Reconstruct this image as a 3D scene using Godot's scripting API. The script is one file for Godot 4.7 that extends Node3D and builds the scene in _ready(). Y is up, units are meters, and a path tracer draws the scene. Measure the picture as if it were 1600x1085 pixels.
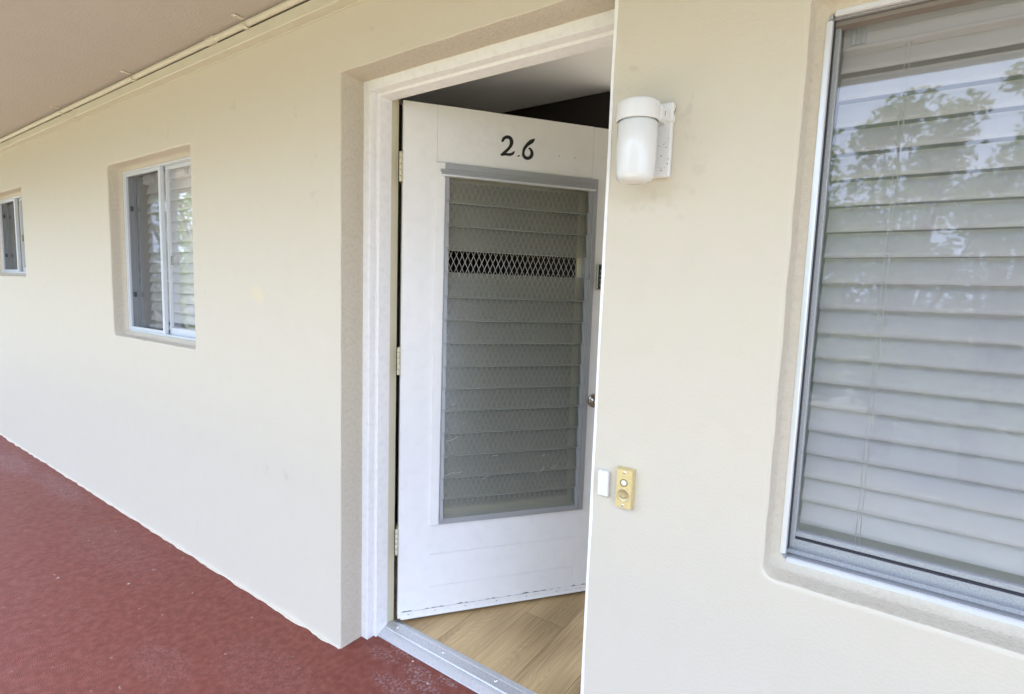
extends Node3D
# Covered walkway of an apartment house: stucco wall, half-open jalousie door no. 26, windows with blinds.
# Wall face is the plane z = 0, the walkway lies at z > 0, the rooms at z < 0. Metres.

const DOOR_AT := Vector3(-1.530, 0.030, -0.2302)
const DOOR_TURN := 52.87
const CEIL := 2.396

var M := {}
var used := {}
var rng := RandomNumberGenerator.new()

# ------------------------------------------------------------------ helpers
func numbered(called: String) -> String:
	var k: int = used.get(called, 0)
	used[called] = k + 1
	return called if k == 0 else "%s_%03d" % [called, k]

func tag(o: Node, label := "", category := "", group := "", kind := "") -> Node:
	if label: o.set_meta("label", label)
	if category: o.set_meta("category", category)
	if group: o.set_meta("group", group)
	if kind: o.set_meta("kind", kind)
	return o

func thing(called: String, at: Vector3, label: String, category: String, turn := 0.0, group := "") -> Node3D:
	var o := Node3D.new()
	o.name = numbered(called)
	add_child(o)
	o.position = at
	o.rotation_degrees.y = turn
	tag(o, label, category, group)
	return o

func mb() -> SurfaceTool:
	var st := SurfaceTool.new()
	st.begin(Mesh.PRIMITIVE_TRIANGLES)
	st.set_smooth_group(-1)
	return st

func commit(st: SurfaceTool) -> ArrayMesh:
	st.generate_normals()
	return st.commit()

func put(mesh: Mesh, called: String, m: Material, parent: Node = null) -> MeshInstance3D:
	var o := MeshInstance3D.new()
	o.mesh = mesh
	o.material_override = null
	for k in mesh.get_surface_count():
		o.set_surface_override_material(k, m)
	if parent == null:
		o.name = numbered(called)
		add_child(o)
	else:
		o.name = called
		parent.add_child(o, true)
	return o

func part(st: SurfaceTool, called: String, m: Material, parent: Node = null) -> MeshInstance3D:
	return put(commit(st), called, m, parent)

func tri(st: SurfaceTool, a: Vector3, b: Vector3, c: Vector3) -> void:
	st.add_vertex(a)
	st.add_vertex(b)
	st.add_vertex(c)

func quad(st: SurfaceTool, a: Vector3, b: Vector3, c: Vector3, d: Vector3) -> void:
	tri(st, a, b, c)
	tri(st, a, c, d)

# chamfered box from corner lo to corner hi
func box(st: SurfaceTool, lo: Vector3, hi: Vector3, ch := 0.001, t := Transform3D.IDENTITY) -> void:
	var c := (lo + hi) * 0.5
	var h := (hi - lo) * 0.5
	ch = minf(ch, minf(h.x, minf(h.y, h.z)) * 0.49)
	for ax in 3:
		var b := (ax + 1) % 3
		var d := (ax + 2) % 3
		for s in [-1.0, 1.0]:
			var p := []
			for q in [[-1, -1], [1, -1], [1, 1], [-1, 1]]:
				var v := Vector3.ZERO
				v[ax] = s * h[ax]
				v[b] = q[0] * (h[b] - ch)
				v[d] = q[1] * (h[d] - ch)
				p.append(t * (c + v))
			if s > 0: quad(st, p[3], p[2], p[1], p[0])
			else: quad(st, p[0], p[1], p[2], p[3])
		# edges parallel to ax
		for sb in [-1.0, 1.0]:
			for sd in [-1.0, 1.0]:
				var e := []
				for k in 4:
					var v := Vector3.ZERO
					v[ax] = (h[ax] - ch) * (-1.0 if k == 0 or k == 3 else 1.0)
					v[b] = sb * (h[b] if k < 2 else h[b] - ch)
					v[d] = sd * (h[d] - ch if k < 2 else h[d])
					e.append(t * (c + v))
				if sb * sd > 0: quad(st, e[0], e[1], e[2], e[3])
				else: quad(st, e[3], e[2], e[1], e[0])
	for sx in [-1.0, 1.0]:
		for sy in [-1.0, 1.0]:
			for sz in [-1.0, 1.0]:
				var s := Vector3(sx, sy, sz)
				var a := t * (c + s * Vector3(h.x, h.y - ch, h.z - ch))
				var b2 := t * (c + s * Vector3(h.x - ch, h.y, h.z - ch))
				var c2 := t * (c + s * Vector3(h.x - ch, h.y - ch, h.z))
				if sx * sy * sz > 0: tri(st, a, c2, b2)
				else: tri(st, a, b2, c2)

func slab(lo: Vector3, hi: Vector3, called: String, m: Material, parent: Node = null, ch := 0.001) -> MeshInstance3D:
	var st := mb()
	box(st, lo, hi, ch)
	return part(st, called, m, parent)

# surface of revolution round local y; profile of Vector2(radius, y), bottom first
func lathe(st: SurfaceTool, profile: Array, t := Transform3D.IDENTITY, n := 32, smooth := true) -> void:
	st.set_smooth_group(1 if smooth else -1)
	for i in profile.size() - 1:
		for k in n:
			var a := TAU * k / n
			var b := TAU * (k + 1) / n
			var p: Vector2 = profile[i]
			var q: Vector2 = profile[i + 1]
			var v0 := t * Vector3(p.x * cos(a), p.y, p.x * sin(a))
			var v1 := t * Vector3(p.x * cos(b), p.y, p.x * sin(b))
			var v2 := t * Vector3(q.x * cos(b), q.y, q.x * sin(b))
			var v3 := t * Vector3(q.x * cos(a), q.y, q.x * sin(a))
			if p.x < 1e-5: tri(st, v0, v2, v3)
			elif q.x < 1e-5: tri(st, v0, v1, v2)
			else: quad(st, v0, v1, v2, v3)
	st.set_smooth_group(-1)

func tube(st: SurfaceTool, a: Vector3, b: Vector3, ra: float, rb: float, n := 12, smooth := true) -> void:
	var y := (b - a).normalized()
	var x := y.cross(Vector3.UP if absf(y.y) < 0.9 else Vector3.RIGHT).normalized()
	var t := Transform3D(Basis(x, y, x.cross(y)), a)
	lathe(st, [Vector2(0, 0), Vector2(ra, 0), Vector2(rb, (b - a).length()), Vector2(0, (b - a).length())], t, n, smooth)

# flat outline (Vector2 list) raised by thick along +z
func plate(st: SurfaceTool, pts: PackedVector2Array, z0: float, z1: float) -> void:
	var idx := Geometry2D.triangulate_polygon(pts)
	for i in range(0, idx.size(), 3):
		tri(st, Vector3(pts[idx[i]].x, pts[idx[i]].y, z1), Vector3(pts[idx[i + 2]].x, pts[idx[i + 2]].y, z1), Vector3(pts[idx[i + 1]].x, pts[idx[i + 1]].y, z1))
	for i in pts.size():
		var a := pts[i]
		var b := pts[(i + 1) % pts.size()]
		quad(st, Vector3(a.x, a.y, z0), Vector3(b.x, b.y, z0), Vector3(b.x, b.y, z1), Vector3(a.x, a.y, z1))

# ------------------------------------------------------------------ textures and materials
func noise(seed_: int, freq: float, octaves := 4, kind := FastNoiseLite.TYPE_SIMPLEX_SMOOTH) -> FastNoiseLite:
	var n := FastNoiseLite.new()
	n.seed = seed_
	n.noise_type = kind
	n.frequency = freq
	n.fractal_octaves = octaves
	return n

func normal_tex(seed_: int, size: int, freq: float, depth: float, octaves := 3) -> ImageTexture:
	var im := noise(seed_, freq, octaves).get_seamless_image(size, size)
	im.convert(Image.FORMAT_RGBA8)
	im.bump_map_to_normal_map(depth)
	return ImageTexture.create_from_image(im)

func ramp_tex(seed_: int, size: int, freq: float, cols: Array, octaves := 4) -> NoiseTexture2D:
	var t := NoiseTexture2D.new()
	t.width = size
	t.height = size
	t.seamless = true
	t.noise = noise(seed_, freq, octaves)
	var g := Gradient.new()
	var offs := PackedFloat32Array()
	var cc := PackedColorArray()
	for c in cols:
		offs.append(c[0])
		cc.append(c[1])
	g.offsets = offs
	g.colors = cc
	t.color_ramp = g
	return t

func lin(r: float, g: float, b: float, a := 1.0) -> Color:
	var c := Color(r, g, b).linear_to_srgb()
	c.a = a
	return c

func mat(called: String, c: Color, rough := 0.6, metal := 0.0) -> StandardMaterial3D:
	var m := StandardMaterial3D.new()
	m.resource_name = called
	m.albedo_color = c
	m.roughness = rough
	m.metallic = metal
	M[called] = m
	return m

func tri_map(m: StandardMaterial3D, per_metre: float) -> void:
	m.uv1_triplanar = true
	m.uv1_world_triplanar = true
	m.uv1_scale = Vector3.ONE * per_metre

func dab(im: Image, at: Vector2, r: Vector2, c: Color, strength: float, nz: FastNoiseLite, turn := 0.0) -> void:
	var big := ceili(maxf(r.x, r.y)) + 1
	for y in range(maxi(0, int(at.y) - big), mini(im.get_height(), int(at.y) + big)):
		for x in range(maxi(0, int(at.x) - big), mini(im.get_width(), int(at.x) + big)):
			var d := (Vector2(x, y) - at).rotated(-turn) / r
			var k := 1.0 - d.length()
			if k <= 0.0: continue
			var g := nz.get_noise_2d(x, y) * 0.5 + 0.5
			var a := clampf((minf(k * 1.5, 0.9) + g * 3.0 - 2.25) * strength * 1.6, 0.0, strength)
			if a > im.get_pixel(x, y).a:
				im.set_pixel(x, y, Color(c.r, c.g, c.b, a))

func materials() -> void:
	# stucco wall paint, with marks on a second map laid over the whole wall face
	var w := mat("wall_paint", Color.WHITE, 0.62)
	w.albedo_texture = ramp_tex(3, 1024, 0.006, [[0.0, lin(0.60, 0.55, 0.440)], [0.5, lin(0.606, 0.556, 0.446)], [1.0, lin(0.613, 0.562, 0.452)]], 5)
	w.normal_enabled = true
	w.normal_texture = normal_tex(5, 1024, 0.09, 3.0, 4)
	w.normal_scale = 0.15
	tri_map(w, 1.1)
	var marks := Image.create(2048, 640, false, Image.FORMAT_RGBA8)
	marks.fill(Color(0.6, 0.56, 0.48, 0.0))
	var g := noise(11, 0.09, 4)
	var px := func(x: float, y: float) -> Vector2: return Vector2((x + 7.0) / 8.0 * 2048.0, (2.4 - y) / 2.4 * 640.0)
	var S := Vector2(256.0, 266.7)
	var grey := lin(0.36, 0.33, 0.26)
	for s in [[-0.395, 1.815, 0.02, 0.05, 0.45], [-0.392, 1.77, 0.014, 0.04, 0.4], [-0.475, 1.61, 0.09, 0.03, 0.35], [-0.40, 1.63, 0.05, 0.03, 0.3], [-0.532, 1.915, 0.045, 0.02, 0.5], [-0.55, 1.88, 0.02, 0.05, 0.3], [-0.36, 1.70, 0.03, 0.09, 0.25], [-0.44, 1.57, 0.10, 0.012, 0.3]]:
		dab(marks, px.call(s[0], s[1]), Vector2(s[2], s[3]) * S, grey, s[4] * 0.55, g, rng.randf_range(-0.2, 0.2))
	dab(marks, px.call(-2.15, 1.32), Vector2(0.10, 0.075) * S, lin(0.70, 0.60, 0.38), 0.5, noise(4, 0.01, 2))
	for k in 46:
		var p := Vector2(rng.randf_range(-6.0, 0.9), rng.randf_range(0.1, 2.25))
		var r := Vector2(rng.randf_range(0.006, 0.03), rng.randf_range(0.006, 0.05))
		dab(marks, px.call(p.x, p.y), r * S, grey, rng.randf_range(0.06, 0.18), g, rng.randf_range(-0.8, 0.8))
	for s in [[-1.85, 2.02], [-2.3, 2.12], [-2.9, 2.10], [-1.95, 0.6], [-2.1, 0.62], [-1.75, 1.72]]:
		dab(marks, px.call(s[0], s[1]), Vector2(0.035, 0.05) * S, grey, 0.22, g)
	w.detail_enabled = true
	w.detail_uv_layer = BaseMaterial3D.DETAIL_UV_2
	w.detail_blend_mode = BaseMaterial3D.BLEND_MODE_MIX
	w.detail_albedo = ImageTexture.create_from_image(marks)

	# reveal of the openings: the same paint, rougher trowel work and dirt
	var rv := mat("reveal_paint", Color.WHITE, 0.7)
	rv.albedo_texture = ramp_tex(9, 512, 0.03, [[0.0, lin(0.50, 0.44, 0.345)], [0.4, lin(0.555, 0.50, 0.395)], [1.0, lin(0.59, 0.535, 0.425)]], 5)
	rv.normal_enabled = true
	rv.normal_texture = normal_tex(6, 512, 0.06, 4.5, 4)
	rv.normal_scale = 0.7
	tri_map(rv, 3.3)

	# red painted concrete
	var f := mat("red_floor", Color.WHITE, 0.5)
	f.albedo_texture = ramp_tex(21, 1024, 0.02, [[0.0, lin(0.142, 0.040, 0.028)], [0.42, lin(0.178, 0.050, 0.034)], [0.6, lin(0.198, 0.058, 0.040)], [1.0, lin(0.225, 0.077, 0.055)]], 6)
	f.roughness_texture = ramp_tex(22, 512, 0.02, [[0.0, Color(0.46, 0.46, 0.46)], [1.0, Color(0.70, 0.70, 0.70)]], 4)
	f.roughness = 1.0
	f.metallic_specular = 0.35
	f.normal_enabled = true
	f.normal_texture = normal_tex(23, 1024, 0.15, 3.0, 3)
	f.normal_scale = 0.6
	tri_map(f, 1.25)
	var wear := Image.create(2048, 512, false, Image.FORMAT_RGBA8)
	wear.fill(Color(0.4, 0.3, 0.3, 0.0))
	var fx := func(x: float, z: float) -> Vector2: return Vector2((x + 7.0) / 6.4 * 2048.0, (z + 0.2) / 1.6 * 512.0)
	var FS := Vector2(320.0, 320.0)
	var fg := noise(31, 0.22, 5)
	var dust := lin(0.33, 0.27, 0.27)
	for s in [[-1.27, -0.09, 0.10, 0.05, 0.6], [-1.22, -0.06, 0.12, 0.06, 0.5], [-1.30, 0.01, 0.16, 0.06, 0.42], [-1.45, -0.08, 0.14, 0.05, 0.35], [-1.16, -0.12, 0.07, 0.03, 0.6], [-2.05, 0.44, 0.3, 0.12, 0.16], [-5.2, 0.15, 0.7, 0.14, 0.4], [-4.4, 0.10, 0.8, 0.12, 0.35], [-1.7, 0.25, 0.5, 0.2, 0.12], [-3.2, 0.2, 0.8, 0.2, 0.14], [-1.40, -0.13, 0.12, 0.025, 0.5]]:
		dab(wear, fx.call(s[0], s[1]), Vector2(s[2], s[3]) * FS, dust, s[4], fg)
	var chip := lin(0.75, 0.70, 0.64)
	for s in [[-3.074, 0.473, 0.018, 0.006], [-3.035, 0.471, 0.012, 0.008], [-2.974, 0.023, 0.008, 0.006], [-3.253, 0.375, 0.007, 0.005], [-2.779, 0.175, 0.014, 0.004], [-2.733, 0.298, 0.008, 0.005], [-2.028, 0.577, 0.006, 0.006], [-1.328, -0.118, 0.006, 0.008], [-1.205, -0.071, 0.005, 0.005]]:
		dab(wear, fx.call(s[0], s[1]), Vector2(maxf(s[2], 0.008), maxf(s[3], 0.008)) * FS, chip, 1.0, noise(1, 0.3, 1), 0.3)
	for k in 140:
		dab(wear, fx.call(rng.randf_range(-5.5, -1.0), rng.randf_range(-0.14, 0.9)), Vector2.ONE * rng.randf_range(0.004, 0.0075) * FS, chip, rng.randf_range(0.2, 0.6), noise(1, 0.3, 1))
	f.detail_enabled = true
	f.detail_uv_layer = BaseMaterial3D.DETAIL_UV_2
	f.detail_blend_mode = BaseMaterial3D.BLEND_MODE_MIX
	f.detail_albedo = ImageTexture.create_from_image(wear)

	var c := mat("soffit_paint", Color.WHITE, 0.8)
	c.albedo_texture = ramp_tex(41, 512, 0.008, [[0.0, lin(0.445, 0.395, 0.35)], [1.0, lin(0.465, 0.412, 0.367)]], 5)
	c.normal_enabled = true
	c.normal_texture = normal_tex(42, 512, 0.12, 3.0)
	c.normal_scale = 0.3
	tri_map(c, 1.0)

	var tp := mat("trim_paint", Color.WHITE, 0.5)
	tp.albedo_texture = ramp_tex(43, 256, 0.02, [[0.0, lin(0.58, 0.545, 0.43)], [1.0, lin(0.63, 0.595, 0.475)]])
	tri_map(tp, 1.5)

	# white gloss paint, brushed on, chipped along edges
	var wp := mat("white_paint", Color.WHITE, 0.42)
	wp.albedo_texture = ramp_tex(51, 512, 0.02, [[0.0, lin(0.74, 0.73, 0.70)], [0.16, lin(0.79, 0.78, 0.76)], [0.5, lin(0.835, 0.825, 0.80)], [1.0, lin(0.85, 0.84, 0.815)]], 5)
	wp.normal_enabled = true
	wp.normal_texture = normal_tex(52, 512, 0.03, 2.0)
	wp.normal_scale = 0.15
	tri_map(wp, 3.0)
	var dp := mat("door_paint", Color.WHITE, 0.4)
	dp.albedo_texture = ramp_tex(53, 512, 0.012, [[0.0, lin(0.81, 0.80, 0.775)], [0.4, lin(0.835, 0.825, 0.80)], [1.0, lin(0.85, 0.84, 0.815)]], 5)
	dp.normal_enabled = true
	dp.normal_texture = normal_tex(54, 512, 0.02, 1.6)
	dp.normal_scale = 0.4
	dp.uv1_triplanar = true
	dp.uv1_scale = Vector3(2.0, 2.0, 2.0)
	mat("edge_dirt", lin(0.22, 0.19, 0.16), 0.8)
	mat("cream_paint", lin(0.66, 0.61, 0.44), 0.5)
	mat("black_paint", lin(0.012, 0.012, 0.011), 0.45)

	# metals
	var al := mat("aluminium", Color.WHITE, 0.45, 0.75)
	al.albedo_texture = ramp_tex(61, 512, 0.05, [[0.0, lin(0.54, 0.55, 0.56)], [0.4, lin(0.62, 0.63, 0.64)], [1.0, lin(0.70, 0.71, 0.72)]], 5)
	tri_map(al, 3.0)
	var ga := mat("weathered_aluminium", Color.WHITE, 0.55, 0.45)
	ga.albedo_texture = ramp_tex(62, 512, 0.07, [[0.0, lin(0.32, 0.33, 0.34)], [0.45, lin(0.41, 0.42, 0.43)], [1.0, lin(0.49, 0.50, 0.51)]], 5)
	tri_map(ga, 5.0)
	mat("bright_aluminium", lin(0.78, 0.80, 0.82), 0.35, 0.45)
	mat("white_vinyl", lin(0.60, 0.63, 0.66), 0.4)
	mat("rubber", lin(0.03, 0.03, 0.035), 0.6)
	mat("zinc", lin(0.8, 0.8, 0.8), 0.25, 0.9)
	mat("nickel", lin(0.42, 0.38, 0.33), 0.22, 1.0)
	mat("dark_nickel", lin(0.06, 0.055, 0.05), 0.25, 0.6)
	var br := mat("brass", Color.WHITE, 0.34, 0.6)
	br.albedo_texture = ramp_tex(63, 128, 0.05, [[0.0, lin(0.66, 0.55, 0.28)], [1.0, lin(0.76, 0.66, 0.37)]])
	tri_map(br, 12.0)
	mat("brass_dark", lin(0.35, 0.27, 0.10), 0.45, 0.7)

	# glass
	var gl := mat("window_glass", Color(0.85, 0.9, 0.9, 0.06), 0.02)
	gl.transparency = BaseMaterial3D.TRANSPARENCY_ALPHA
	gl.metallic_specular = 0.85
	var jg := mat("louvre_glass", Color(0.83, 0.835, 0.785, 0.19), 0.22)
	jg.transparency = BaseMaterial3D.TRANSPARENCY_ALPHA
	jg.refraction_enabled = true
	jg.refraction_scale = 0.05
	mat("glass_edge_glint", lin(0.30, 0.33, 0.31), 0.4)  # ground louvre edge, its glint put into a paler colour
	mat("mesh_wire", lin(0.60, 0.58, 0.53), 0.5)
	var sc := mat("insect_screen", Color(0.20, 0.20, 0.22, 0.30), 0.9)
	sc.transparency = BaseMaterial3D.TRANSPARENCY_ALPHA
	var sc2 := mat("sash_screen", Color(0.33, 0.34, 0.35, 0.42), 0.9)
	sc2.transparency = BaseMaterial3D.TRANSPARENCY_ALPHA
	var sl := mat("blind_slat", lin(0.74, 0.71, 0.71), 0.5)
	sl.normal_enabled = true
	sl.normal_texture = normal_tex(71, 256, 0.05, 1.5)
	sl.normal_scale = 0.15
	tri_map(sl, 6.0)
	mat("cord", lin(0.75, 0.74, 0.70), 0.8)
	mat("opal_glass", lin(0.70, 0.71, 0.69), 0.24)
	M.opal_glass.clearcoat_enabled = true
	M.opal_glass.clearcoat = 0.3
	M.opal_glass.clearcoat_roughness = 0.08
	mat("lamp_enamel", lin(0.70, 0.70, 0.68), 0.45)
	mat("white_plastic", lin(0.75, 0.76, 0.77), 0.35)
	mat("brass_disc", lin(0.58, 0.49, 0.27), 0.5, 0.6)

	# indoors
	mat("room_ceiling", lin(0.80, 0.78, 0.73), 0.9)
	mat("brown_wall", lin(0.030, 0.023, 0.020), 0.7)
	mat("bounce_tile", lin(0.66, 0.60, 0.50), 0.5)  # pale floor of the added rear room, for bounced sunlight
	mat("room_wall", lin(0.45, 0.42, 0.37), 0.9)
	for k in 3:
		var wd := mat("oak_%d" % k, Color.WHITE, 0.42)
		wd.albedo_texture = oak(80 + k)

	# outdoors
	var gr := mat("lawn_soil", Color.WHITE, 0.95)
	gr.albedo_texture = ramp_tex(91, 512, 0.02, [[0.0, lin(0.12, 0.12, 0.07)], [0.5, lin(0.17, 0.165, 0.10)], [1.0, lin(0.25, 0.23, 0.14)]], 5)
	tri_map(gr, 0.12)
	var cc := mat("concrete", Color.WHITE, 0.85)
	cc.albedo_texture = ramp_tex(92, 512, 0.02, [[0.0, lin(0.44, 0.37, 0.25)], [1.0, lin(0.60, 0.51, 0.34)]], 5)
	tri_map(cc, 0.3)
	mat("bark", lin(0.10, 0.075, 0.05), 0.9)
	for k in 3:
		var lf := mat("leaf_%d" % k, [lin(0.12, 0.16, 0.055), lin(0.15, 0.20, 0.05), lin(0.05, 0.09, 0.03)][k], 0.55)
		lf.backlight_enabled = true
		lf.backlight = Color(0.4, 0.5, 0.15)
	mat("storey_wall", lin(0.62, 0.56, 0.44), 0.8)

func oak(seed_: int) -> ImageTexture:
	var im := Image.create(256, 1024, false, Image.FORMAT_RGB8)
	var broad := noise(seed_, 0.004, 3)
	var fine := noise(seed_ + 7, 0.03, 4)
	var tone := noise(seed_ + 13, 0.002, 2)
	var r := RandomNumberGenerator.new()
	r.seed = seed_
	var eye := Vector2(r.randf_range(70, 190), r.randf_range(250, 800))
	for y in 1024:
		for x in 256:
			var d := Vector2((x - eye.x) * 1.0, (y - eye.y) * 0.22)
			var ring := sqrt(d.length_squared() + 60.0) * 0.16 + broad.get_noise_2d(x * 1.0, y * 0.5) * 7.0
			var g := absf(sin(ring * 2.2)) ** 3.0
			var f := fine.get_noise_2d(x * 5.0, y * 0.12)
			var t := tone.get_noise_2d(x, y * 0.6)
			var k := clampf(0.50 + t * 0.75 - g * 0.13 + f * 0.42, 0.0, 1.0)
			im.set_pixel(x, y, lin(lerpf(0.23, 0.58, k), lerpf(0.15, 0.41, k), lerpf(0.063, 0.20, k)))
	return ImageTexture.create_from_image(im)

# ------------------------------------------------------------------ setting
const X0 := -9.0
const X1 := 3.0

# rounded, slightly uneven rectangle; returns points and for each its place on the border of the cell round it
func ring(r: Rect2, inset: float, radius: float, jit: float, nz: FastNoiseLite, cell: Rect2) -> Array:
	var pts := []
	var outer := []
	var a := r.grow(-inset)
	var rad := maxf(radius - inset * 0.5, 0.002)
	var corners := [Vector2(a.position.x, a.position.y), Vector2(a.end.x, a.position.y), a.end, Vector2(a.position.x, a.end.y)]
	var cc := [cell.position, Vector2(cell.end.x, cell.position.y), cell.end, Vector2(cell.position.x, cell.end.y)]
	for k in 4:
		var p: Vector2 = corners[k]
		var q: Vector2 = corners[(k + 1) % 4]
		var dir := (q - p).normalized()
		var nrm := Vector2(dir.y, -dir.x)
		var n := ceili(((corners[(k + 1) % 4] as Vector2) - p).length() / 0.03)
		n = 24 if k % 2 == 0 else 48
		for i in n + 1:
			var s := p + dir * rad + (q - p - dir * rad * 2.0) * (float(i) / n)
			var wob := nz.get_noise_2d(s.x * 130.0 + k * 77.0, s.y * 130.0) * jit
			pts.append(s + nrm * wob)
			var o := s
			if k == 0: o.y = cell.position.y
			elif k == 1: o.x = cell.end.x
			elif k == 2: o.y = cell.end.y
			else: o.x = cell.position.x
			outer.append(o)
		for i in range(1, 4):
			var ang := PI * 0.5 * i / 4.0
			var ctr: Vector2 = q - dir * rad + Vector2(-dir.y, dir.x) * rad
			pts.append(ctr + nrm * rad * cos(ang) + dir * rad * sin(ang))
			outer.append(cc[(k + 1) % 4])
	return [pts, outer]

func wv(st: SurfaceTool, p: Vector3) -> void:
	st.set_uv2(Vector2((p.x + 7.0) / 8.0, (2.4 - p.y) / 2.4))
	st.add_vertex(p)

func wquad(st: SurfaceTool, a: Vector3, b: Vector3, c: Vector3, d: Vector3) -> void:
	for p in [a, b, c, a, c, d]:
		wv(st, p)

func make_wall() -> void:
	var wall := thing("stucco_wall", Vector3.ZERO, "cream painted stucco wall running along the red walkway", "wall")
	var st := mb()
	var rv := mb()
	var nz := noise(77, 0.05, 3)
	# opening, cell, corner radius, jitter, profile of [inset, z]
	var win := [[0.0, 0.0], [0.004, -0.0008], [0.0085, -0.004], [0.011, -0.011], [0.013, -0.045], [0.016, -0.056], [0.03, -0.064], [0.034, -0.066], [0.034, -0.24]]
	var open := [
		[Rect2(-6.235, 1.377, 0.985, 0.669), Rect2(-6.7, -0.03, 1.9, 2.45), 0.025, 0.003, win],
		[Rect2(-3.668, 1.055, 0.990, 0.976), Rect2(-4.2, -0.03, 2.0, 2.45), 0.022, 0.003, win],
		[Rect2(-1.600, -0.02, 1.024, 2.145), Rect2(-2.0, -0.03, 1.6, 2.45), 0.004, 0.0022, [[0.0, 0.0], [0.0012, -0.001], [0.0025, -0.003], [0.004, -0.06], [0.005, -0.10], [0.005, -0.24]]],
		[Rect2(-0.171, 0.780, 1.10, 1.225), Rect2(-0.4, -0.03, 1.6, 2.45), 0.03, 0.0018, win],
	]
	var x := X0
	for o in open:
		var cell: Rect2 = o[1]
		wquad(st, Vector3(x, -0.03, 0), Vector3(x, 2.42, 0), Vector3(cell.position.x, 2.42, 0), Vector3(cell.position.x, -0.03, 0))
		x = cell.end.x
		var loops := []
		var outer := []
		for p in o[4]:
			var rr := ring(o[0], p[0], o[2], o[3] * (1.0 if p[1] > -0.02 else 0.5), nz, cell)
			if loops.is_empty(): outer = rr[1]
			var l := []
			for q in rr[0]: l.append(Vector3(q.x, q.y, p[1]))
			loops.append(l)
		var n: int = outer.size()
		st.set_smooth_group(-1)
		for i in n:
			var j := (i + 1) % n
			wquad(st, Vector3(outer[i].x, outer[i].y, 0), Vector3(outer[j].x, outer[j].y, 0), loops[0][j], loops[0][i])
		rv.set_smooth_group(1)
		for k in loops.size() - 1:
			for i in n:
				var j := (i + 1) % n
				var tgt := st if k < 2 else rv
				wquad(tgt, loops[k][i], loops[k][j], loops[k + 1][j], loops[k + 1][i])
	wquad(st, Vector3(x, -0.03, 0), Vector3(x, 2.42, 0), Vector3(X1, 2.42, 0), Vector3(X1, -0.03, 0))
	part(st, "wall_face", M.wall_paint, wall)
	part(rv, "reveal", M.reveal_paint, wall)
	# run of wall paint left on the floor along the foot of the wall
	var pe := mb()
	var ne := noise(15, 0.9, 4)
	var xs := X0
	while xs < -1.60:
		var xe := minf(xs + 0.02, -1.60)
		var d0 := 0.008 + ne.get_noise_1d(xs * 7.0) * 0.011
		var d1 := 0.008 + ne.get_noise_1d(xe * 7.0) * 0.011
		quad(pe, Vector3(xs, 0.0035, -0.001), Vector3(xs, 0.0025, d0), Vector3(xe, 0.0025, d1), Vector3(xe, 0.0035, -0.001))
		quad(pe, Vector3(xs, 0.0025, d0), Vector3(xs, -0.001, d0 + 0.001), Vector3(xe, -0.001, d1 + 0.001), Vector3(xe, 0.0025, d1))
		xs = xe
	part(pe, "paint_line", M.wall_paint, wall)
	# white gloss paint lapped over the right arris of the door recess
	var pl := mb()
	var y := 0.0
	while y < 2.11:
		var ye := minf(y + 0.03, 2.118)
		var f0 := 0.0075 + nz.get_noise_1d(y * 60.0) * 0.003
		var f1 := 0.0075 + nz.get_noise_1d(ye * 60.0) * 0.003
		var e0 := -0.5795 + nz.get_noise_1d(y * 40.0 + 500.0) * 0.0012
		var e1 := -0.5795 + nz.get_noise_1d(ye * 40.0 + 500.0) * 0.0012
		quad(pl, Vector3(e0, y, 0.0022), Vector3(e1, ye, 0.0022), Vector3(e1 + f1, ye, 0.0016), Vector3(e0 + f0, y, 0.0016))
		quad(pl, Vector3(e0 + f0, y, 0.0016), Vector3(e1 + f1, ye, 0.0016), Vector3(e1 + f1, ye, -0.001), Vector3(e0 + f0, y, -0.001))
		quad(pl, Vector3(e0, y, 0.0022), Vector3(e0, y, -0.09), Vector3(e1, ye, -0.09), Vector3(e1, ye, 0.0022))
		y = ye
	part(pl, "paint_edge", M.white_paint, wall)

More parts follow.
